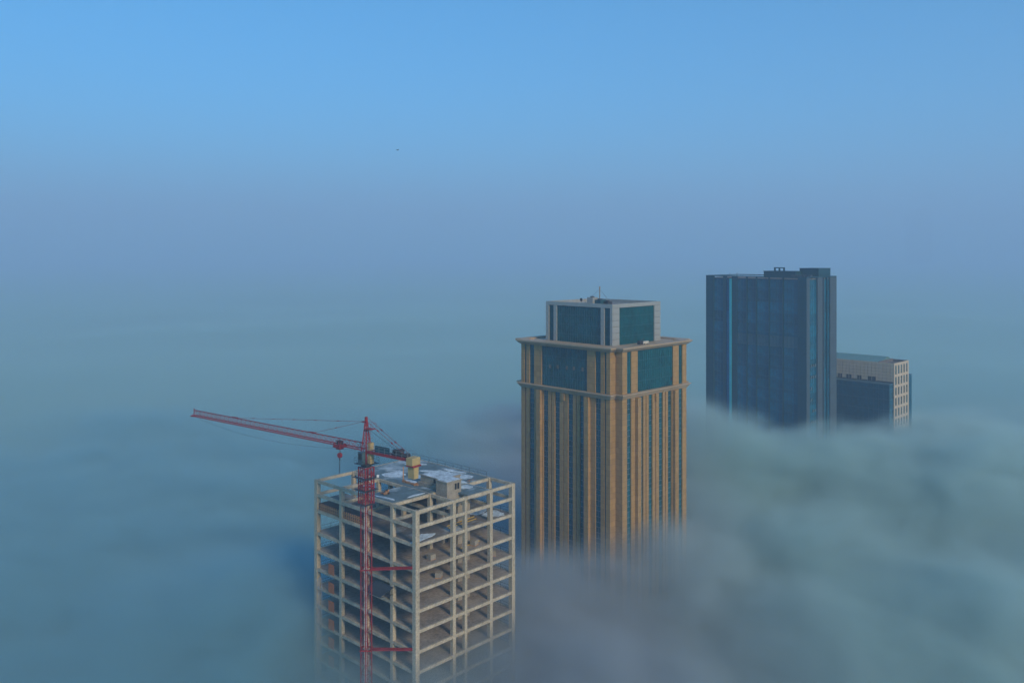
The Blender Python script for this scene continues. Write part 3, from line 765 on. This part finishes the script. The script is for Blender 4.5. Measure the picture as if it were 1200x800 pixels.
def dwin(side, a, d, z, m, h=DF, inset=.30):
    w = round(d - a, 2); key = (side, w, m, h)
    if key not in dcache:
        bb = MB(); q = (lambda d0, d1, p0, p1, z0, z1, mi: bb.box(d0, d1, p0, p1, z0, z1, mi)) if side == 'L' else (lambda d0, d1, p0, p1, z0, z1, mi: bb.box(p0, p1, d0, d1, z0, z1, mi))
        q(0, .15, 0, w, .02, h - .02, 0)
        q(-.05, 0, 0, w, h * .28, h * .28 + .07, 1)
        nn = max(1, round(w / 1.3))
        for i in range(1, nn): q(-.06, 0, w * i / nn - .035, w * i / nn + .035, 0, h, 1)
        dcache[key] = bb.mesh('window', [M[m], M['mullion']])
    return link('window', dcache[key], dark, loc=(inset, a, z) if side == 'L' else (a, inset, z))
NFD = 15
for k in range(NFD):
    z = DH - .9 - DF * (k + 1)
    mech = k in (5, 6)
    for a, d in ((23.09, 26.77), (19.25, 22.65), (14.24, 18.81), (8.93, 13.80), (3.14, 8.49)):
        dwin('L', a, d, z, 'louvre' if mech and k == 5 else 'blueglass')
    dwin('L', 32.53, 36.43, z, 'blueglass'); dwin('L', 29.72, 31.19, z, 'brightglass', inset=.1)
    dwin('R', 2.37, 8.15, z, 'blueglass'); dwin('R', 13.7, 15.9, z, 'blueglass'); dwin('R', 16.3, 18.43, z, 'blueglass'); dwin('R', 12.0, 13.2, z, 'blueglass')
    if k > 4:
        for x in (3.4, 5.0, 6.6):
            if random.random() < .62:
                ow = MB(); ow.quadbox([(x, .2, z + 1.2), (x + .7, .2, z + 1.2), (x + .7, .26, z + 1.2), (x, .26, z + 1.2), (x, -.15, z + 2.3), (x + .7, -.15, z + 2.3), (x + .7, -.09, z + 2.3), (x, -.09, z + 2.3)])
                ow.build('open_window', M['bar'], dark)
dp_ = MB()
for (x0, x1, y0, y1) in ((-.1, 23.8, -.1, .3), (-.1, 23.8, 39.5, 39.9), (-.1, .3, .3, 39.5), (23.4, 23.8, .3, 39.5)): dp_.box(x0, x1, y0, y1, DH + .002, DH + .35)
dp_.build('parapet', M['bluetower'], dark)
box('roof_deck', M['gravel'], dark, .52, 23.28, .52, 39.28, DH - .598, DH - .4)
def house(x0, x1, y0, y1, h):
    o = box('roof_house', M['bluetower'], dark, x0, x1, y0, y1, DH - .4, DH + h)
    box('roof_cap', M['bluetower'], o, x0 - .15, x1 + .15, y0 - .15, y1 + .15, DH + h + .003, DH + h + .2)
    return o
h1 = house(8, 16, 8, 20.4, 1.9); house(12.5, 22.2, 1.5, 8.6, 3.0)
gt = MB(); gz = DH + 2.1
for y in (13.0, 14.8, 16.6): gt.box(9.0, 9.5, y - .25, y + .25, gz, gz + 1.0)
gt.box(9.0, 9.5, 12.75, 16.85, gz + 1.0, gz + 1.35)
gt.build('hoist_frame', M['bluetower'], dark)
u = MB()
for i in range(7): u.box(6.0, 7.2, 1.2 + i * 1.1, 2.0 + i * 1.1, DH - .4, DH + .9)
u.build('roof_plant', M['greytower'], dark, kind='stuff')
for i, (y, h) in enumerate(((28.5, 1.6), (31.5, 1.2))): MB().bar((3, y, DH - .4), (3, y, DH + h), .1).build('roof_pole', M['darksteel'], dark)

# ------------------------------------------------------------------ cream building at the right
CC = Vector((147.8, 330.0, 0))
cream = thing('cream_building', 'cream stone building with gridded facade and green metal roof, partly behind the blue glass tower', 'building', CC, GROT)
CHT = 107.8; CV, CU = 15.1, 48.0
MB().box(.3, CV, .3, CU, 0, CHT - .9).build('core_wall', M['joint'], cream)
pg = MB()
z = CHT
while z > 100.5:
    for i in range(33):
        a = .12 + i * 1.45
        pg.box(.02, .32, a, a + 1.33, z - 1.12, z)
    z -= 1.22
pg.build('facade_panels', M['creamstone'], cream, kind='stuff')
for (a, d) in ((7.0, 10.2), (12.6, 14.4), (16.6, 18.8), (20.4, 22.2), (24.0, 25.8)):
    w = box('window', M['dark'], cream, -.03, .05, a, d, 100.4, 102.0)
    fr = MB(); fr.box(-.07, -.03, a - .1, a + .02, 100.3, 102.1); fr.box(-.07, -.03, d - .02, d + .1, 100.3, 102.1); fr.box(-.07, -.03, (a + d) / 2 - .05, (a + d) / 2 + .05, 100.4, 102.0)
    fr.build('window_frame', M['creamstone'], w)
wx = [(1.03, 2.6), (3.95, 5.42), (6.75, 8.2), (9.55, 11.0), (12.35, 13.85)]
rows = [(103.4, 106.8), (99.3, 102.4), (95.3, 98.3), (91.2, 94.3), (87.1, 90.2), (83, 86.1)]
for i, x in enumerate([0.0] + [w[1] for w in wx]):
    x1 = (wx[i][0] if i < 5 else CV); pass
    MB().box(x + .001, x1, 0, .31, 0, CHT).build('pier', M['creamstone'], cream)
zz = [CHT] + [c for r in rows for c in (r[1], r[0])]
for (a, d) in wx:
    for i in range(0, len(zz) - 1, 2):
        MB().box(a, d, .02, .31, zz[i + 1], zz[i]).build('spandrel', M['creamstone'], cream)
    MB().box(a, d, .02, .31, 0, zz[-1]).build('spandrel', M['creamstone'], cream)
    for (z0, z1) in rows:
        w = MB(); w.box(a, d, .2, .28, z0, z1); wo = w.build('window', M['tealpane'], cream)
        f = MB(); f.box((a + d) / 2 - .04, (a + d) / 2 + .04, .15, .2, z0, z1); f.box(a, d, .15, .2, (z0 + z1) / 2 - .04, (z0 + z1) / 2 + .04); f.build('window_frame', M['joint'], wo)
rf = MB()
pr = [(.35, CHT - .6), (10.7, CHT + 1.25), (14.7, CHT - .4)]
rf.v += [(x, y, z) for y in (6.3, CU) for x, z in pr]; rf.f += [(0, 1, 4, 3), (1, 2, 5, 4), (0, 3, 5, 2), (0, 2, 1), (3, 4, 5)]; rf.m += [0] * 5
rfo = rf.build('roof', M['greenroof'], cream)
sm_ = MB()
for i in range(28):
    y = 6.5 + i * 1.5
    sm_.quadbox([(.35, y, CHT - .6), (10.7, y, CHT + 1.25), (10.7, y + .08, CHT + 1.25), (.35, y + .08, CHT - .6), (.35, y, CHT - .48), (10.7, y, CHT + 1.37), (10.7, y + .08, CHT + 1.37), (.35, y + .08, CHT - .48)])
sm_.build('roof_seam', M['greenroof'], rfo, kind='stuff')
cp = MB()
cp.box(CV - .4, CV, .32, CU, CHT - .9, CHT - .003); cp.box(.33, CV - .41, 5.9, 6.25, CHT - .9, CHT + .25)
cp.build('parapet', M['joint'], cream)
wing = MB().box(-3.6, -.08, .4, CU, 0, 99.7).build('glass_wing', M['blueglass'], cream)
wp = MB(); wp.box(-3.7, -.08, .3, CU, 99.702, 100.05); wp.build('wing_parapet', M['louvre'], wing)
wm_ = MB()
for i in range(24): wm_.box(-3.68, -3.6, .5 + i * 2, .58 + i * 2, 70, 99.7)
for i in range(8): wm_.box(-3.67, -3.6, .4, CU, 70 + i * 4, 70.12 + i * 4)
for i in range(8): wm_.box(-3.6, -.08, .33, .4, 70 + i * 4, 70.12 + i * 4)
wm_.build('mullion_grid', M['mullion'], wing, kind='stuff')
an_ = MB().box(CV + .01, 21.6, 1.2, 20, 0, 101.2).build('glass_annex', M['blueglass'], cream)
m2 = MB()
for i in range(8): m2.box(CV + .01, 21.6, 1.13, 1.2, 70 + i * 4, 70.12 + i * 4)
for i in range(5): m2.box(CV + 1.2 + i * 1.2, CV + 1.28 + i * 1.2, 1.12, 1.2, 70, 101.2)
m2.box(CV + .02, 21.7, 1.1, 20.1, 101.203, 101.5)
m2.build('mullion_grid', M['mullion'], an_, kind='stuff')

# ------------------------------------------------------------------ faint far tower and a bird
far = thing('distant_tower', 'very faint distant tower almost lost in the blue haze at the far right', 'building', (3094, 6500, 0), 0.1)
MB().box(-72, 72, -60, 60, 0, 450).build('tower_body', M['louvre'], far)
MB().box(-48, 48, -44, 44, 450.002, 492).build('tower_top', M['louvre'], far)
MB().bar((54, 0, 450), (54, 0, 512), 5.0, 0, 8).build('spire', M['bluetower'], far)
bd = thing('bird', 'tiny dark bird gliding alone in the blue sky above the crane', 'bird', (-20.1, 150.0, 168.3), 0.6)
b = MB()
ring = [(-.24, .005), (-.16, .03), (-.05, .05), (.06, .05), (.13, .03), (.17, .032), (.21, .02), (.25, .004)]
o = 0; ns = 8
for x, r in ring:
    for k in range(ns):
        t = 2 * math.pi * k / ns; b.v.append((x, r * math.cos(t), r * .9 * math.sin(t)))
for i in range(len(ring) - 1):
    for k in range(ns):
        k2 = (k + 1) % ns; b.f.append((i * ns + k, i * ns + k2, (i + 1) * ns + k2, (i + 1) * ns + k)); b.m.append(0)
for s in (-1, 1):                                        # wings and tail share the body surface
    o = len(b.v)
    b.v += [(.10, .03 * s, .03), (-.08, .03 * s, .025), (.10, .22 * s, .12), (-.05, .22 * s, .115), (-.06, .46 * s, .07), (-.10, .40 * s, .07),
            (.10, .03 * s, .01), (-.08, .03 * s, .01), (.10, .22 * s, .105), (-.05, .22 * s, .105), (-.06, .46 * s, .062), (-.10, .40 * s, .062)]
    for f in ((0, 1, 3, 2), (2, 3, 5, 4), (6, 8, 9, 7), (8, 10, 11, 9), (0, 2, 8, 6), (2, 4, 10, 8), (1, 7, 9, 3), (3, 9, 11, 5), (4, 5, 11, 10)):
        b.f.append(tuple(o + i for i in f)); b.m.append(0)
o = len(b.v); b.v += [(-.2, -.02, .0), (-.2, .02, .0), (-.36, .07, .0), (-.36, -.07, .0), (-.2, -.02, .012), (-.2, .02, .012), (-.36, .07, .008), (-.36, -.07, .008)]
for f in ((0, 3, 2, 1), (4, 5, 6, 7), (0, 1, 5, 4), (2, 3, 7, 6), (1, 2, 6, 5), (3, 0, 4, 7)): b.f.append(tuple(o + i for i in f)); b.m.append(0)
b.build('body', M['bird'], bd)

# ------------------------------------------------------------------ haze, fog bank and drifting fog
def vol_mat(name, dens, col, g=0.0, attr=False):
    m, n, l = new_mat(name); n.remove(n["Principled BSDF"])
    pv = n.new("ShaderNodeVolumePrincipled"); pv.inputs["Color"].default_value = (*col, 1)
    pv.inputs["Density"].default_value = dens; pv.inputs["Anisotropy"].default_value = g
    if not attr: pv.inputs["Density Attribute"].default_value = ""
    l.new(pv.outputs[0], n["Material Output"].inputs["Volume"])
    return m
HZ = MB().box(-8200, 8200, -3000, 9600, -1.6, 620).build('haze', vol_mat('haze_air', 0.0006, (0.56, 0.78, 0.97)), kind='stuff')

NXF, NYF = 110, 110
fbk = MB()
def ftop(x, y):
    r = math.hypot(x, y)
    h = noise.fractal(Vector((x / 260, y / 260, 1.7)), 0.9, 2.0, 4) * 7
    near = max(0.0, min(1.0, (r - 330) / 250))
    return 64 + near * (10 + h) + (1 - near) * h * .3
xs = [math.copysign(abs(t) ** 1.9, t) * 7900 for t in [i / NXF * 2 - 1 for i in range(NXF + 1)]]
ys = [-800 + 1000 * (i / 20) for i in range(20)] + [200 + 9000 * (i / (NYF - 20)) ** 1.9 for i in range(NYF - 19)]
NY = len(ys)
for y in ys:
    for x in xs: fbk.v.append((x, y, ftop(x, y)))
nt = len(fbk.v)
for y in ys:
    for x in xs: fbk.v.append((x, y, 2.0))
W = NXF + 1
for j in range(NY - 1):
    for i in range(NXF):
        a = j * W + i
        fbk.f.append((a, a + 1, a + W + 1, a + W)); fbk.m.append(0)
        fbk.f.append((nt + a, nt + a + W, nt + a + W + 1, nt + a + 1)); fbk.m.append(0)
per = [i for i in range(W)] + [j * W + W - 1 for j in range(1, NY)] + [(NY - 1) * W + i for i in range(W - 2, -1, -1)] + [j * W for j in range(NY - 2, 0, -1)]
for k in range(len(per)):
    a, c = per[k], per[(k + 1) % len(per)]
    fbk.f.append((a, nt + a, nt + c, c)); fbk.m.append(0)
fbk.build('fog_bank', vol_mat('fog_bank_air', 0.03, (0.54, 0.79, 0.77)), kind='stuff')

# drifting fog: a voxel volume whose density comes from a node field (soft billows, higher on the right)
vd = bpy.data.volumes.new('fog'); fogo = bpy.data.objects.new('fog', vd); COL.objects.link(fogo); fogo['kind'] = 'stuff'
ng = bpy.data.node_groups.new('fog_field', 'GeometryNodeTree')
ng.interface.new_socket('Geometry', in_out='INPUT', socket_type='NodeSocketGeometry')
ng.interface.new_socket('Geometry', in_out='OUTPUT', socket_type='NodeSocketGeometry')
N_, L_ = ng.nodes, ng.links
def nd(t, **k):
    n = N_.new(t)
    for a, v in k.items(): setattr(n, a, v)
    return n
def put(sock, v):
    if hasattr(v, 'is_output'): L_.new(v, sock)
    else: sock.default_value = v
def mth(op, a, b=0.0, c=None, clamp=False):
    n = nd('ShaderNodeMath', operation=op); n.use_clamp = clamp
    put(n.inputs[0], a); put(n.inputs[1], b)
    if c is not None: put(n.inputs[2], c)
    return n.outputs[0]
pos = nd('GeometryNodeInputPosition').outputs[0]
sep = nd('ShaderNodeSeparateXYZ'); L_.new(pos, sep.inputs[0]); PX, PY, PZ = sep.outputs
def nz(scale, detail=3.0, zs=1.0, off=0.0, rough=0.55):
    mp = nd('ShaderNodeVectorMath', operation='MULTIPLY_ADD'); L_.new(pos, mp.inputs[0])
    mp.inputs[1].default_value = (scale, scale, scale * zs); mp.inputs[2].default_value = (off, off * .7, off * .3)
    t = nd('ShaderNodeTexNoise'); t.noise_dimensions = '3D'; L_.new(mp.outputs[0], t.inputs['Vector'])
    t.inputs['Scale'].default_value = 1.0; t.inputs['Detail'].default_value = detail; t.inputs['Roughness'].default_value = rough
    return mth('SUBTRACT', t.outputs[0], 0.5)
def bump2(cx, cy, sx, sy, amp, rot=0.0):
    c, s = math.cos(rot), math.sin(rot)
    dx = mth('SUBTRACT', PX, cx); dy = mth('SUBTRACT', PY, cy)
    a = mth('MULTIPLY', mth('ADD', mth('MULTIPLY', dx, c), mth('MULTIPLY', dy, s)), 1 / sx)
    b_ = mth('MULTIPLY', mth('SUBTRACT', mth('MULTIPLY', dy, c), mth('MULTIPLY', dx, s)), 1 / sy)
    e = mth('EXPONENT', mth('MULTIPLY', mth('ADD', mth('MULTIPLY', a, a), mth('MULTIPLY', b_, b_)), -1.0))
    return mth('MULTIPLY', e, amp)
BUMPS = [(112, 262, 66, 30, 18, -.25), (54, 262, 26, 24, 31, 0), (156, 296, 46, 40, 17, 0), (16, 184, 30, 17, 11, .5), (62, 196, 40, 34, 9, 0), (115, 190, 70, 60, 8, 0), (-8, 146, 34, 30, 10, 0), (-52, 188, 36, 30, 15, 0), (2, 189, 12, 12, 6, 0)]
h = mth('ADD', mth('MULTIPLY', nz(1 / 110, 2, .3), 20.0), 75.0)
for bb in BUMPS: h = mth('ADD', h, bump2(*bb))
warp = nd('ShaderNodeTexNoise'); warp.noise_dimensions = '3D'; warp.inputs['Scale'].default_value = 1 / 38; warp.inputs['Detail'].default_value = 2.0
L_.new(pos, warp.inputs['Vector'])
wv = nd('ShaderNodeVectorMath', operation='MULTIPLY_ADD'); L_.new(warp.outputs['Color'], wv.inputs[0]); wv.inputs[1].default_value = (34, 34, 16); L_.new(pos, wv.inputs[2])
pos = wv.outputs[0]                                      # warped position for the curling detail
right = mth('MULTIPLY', mth('SUBTRACT', PX, -60.0), 1 / 120.0, clamp=True)      # billows grow towards the right
amp = mth('MULTIPLY_ADD', right, 34.0, 18.0)
h = mth('ADD', h, mth('MULTIPLY', nz(1 / 42, 6, 1.3, 9.0, .60), amp))
t = mth('MULTIPLY', mth('SUBTRACT', h, PZ), 1 / 10.0, clamp=True)
SOFT = mth('MULTIPLY', t, t)
wisp = mth('MULTIPLY_ADD', nz(1 / 13, 6, 2.0, 31.0, .65), 4.6, 1.0, clamp=False)
dens = mth('MULTIPLY', mth('MULTIPLY', SOFT, mth('MAXIMUM', wisp, 0.03)), 0.095)
for c, lo, hi, wd in ((PX, -260, 340, 60), (PY, 60, 470, 50)):     # the drifting fog thins out before the edge of its grid
    e = mth('MULTIPLY', mth('MULTIPLY', mth('SUBTRACT', c, lo), 1 / wd, clamp=True), mth('MULTIPLY', mth('SUBTRACT', hi, c), 1 / wd, clamp=True))
    dens = mth('MULTIPLY', dens, e)
vc = nd('GeometryNodeVolumeCube'); L_.new(dens, vc.inputs['Density'])
vc.inputs['Min'].default_value = (-260, 60, 40); vc.inputs['Max'].default_value = (340, 470, 124)
vc.inputs['Resolution X'].default_value = 300; vc.inputs['Resolution Y'].default_value = 205; vc.inputs['Resolution Z'].default_value = 50
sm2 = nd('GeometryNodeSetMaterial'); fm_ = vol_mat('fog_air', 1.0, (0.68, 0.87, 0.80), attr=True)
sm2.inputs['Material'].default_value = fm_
n_, l_ = fm_.node_tree.nodes, fm_.node_tree.links        # fog colour ramps along X: teal left, grey middle, pale green right
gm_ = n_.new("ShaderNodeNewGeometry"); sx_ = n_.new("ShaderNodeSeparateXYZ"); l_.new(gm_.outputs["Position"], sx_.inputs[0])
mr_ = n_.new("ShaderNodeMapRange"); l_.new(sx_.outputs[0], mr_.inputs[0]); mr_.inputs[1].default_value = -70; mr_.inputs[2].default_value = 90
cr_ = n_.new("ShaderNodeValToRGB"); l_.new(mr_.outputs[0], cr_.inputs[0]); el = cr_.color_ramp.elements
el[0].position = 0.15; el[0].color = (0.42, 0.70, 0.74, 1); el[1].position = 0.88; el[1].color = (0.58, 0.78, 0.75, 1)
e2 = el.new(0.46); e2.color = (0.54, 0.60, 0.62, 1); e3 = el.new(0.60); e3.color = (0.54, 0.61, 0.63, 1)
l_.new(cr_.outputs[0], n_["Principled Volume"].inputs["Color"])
gi, go = nd('NodeGroupInput'), nd('NodeGroupOutput')
L_.new(vc.outputs[0], sm2.inputs[0]); L_.new(sm2.outputs[0], go.inputs[0])
md = fogo.modifiers.new('fog_field', 'NODES'); md.node_group = ng
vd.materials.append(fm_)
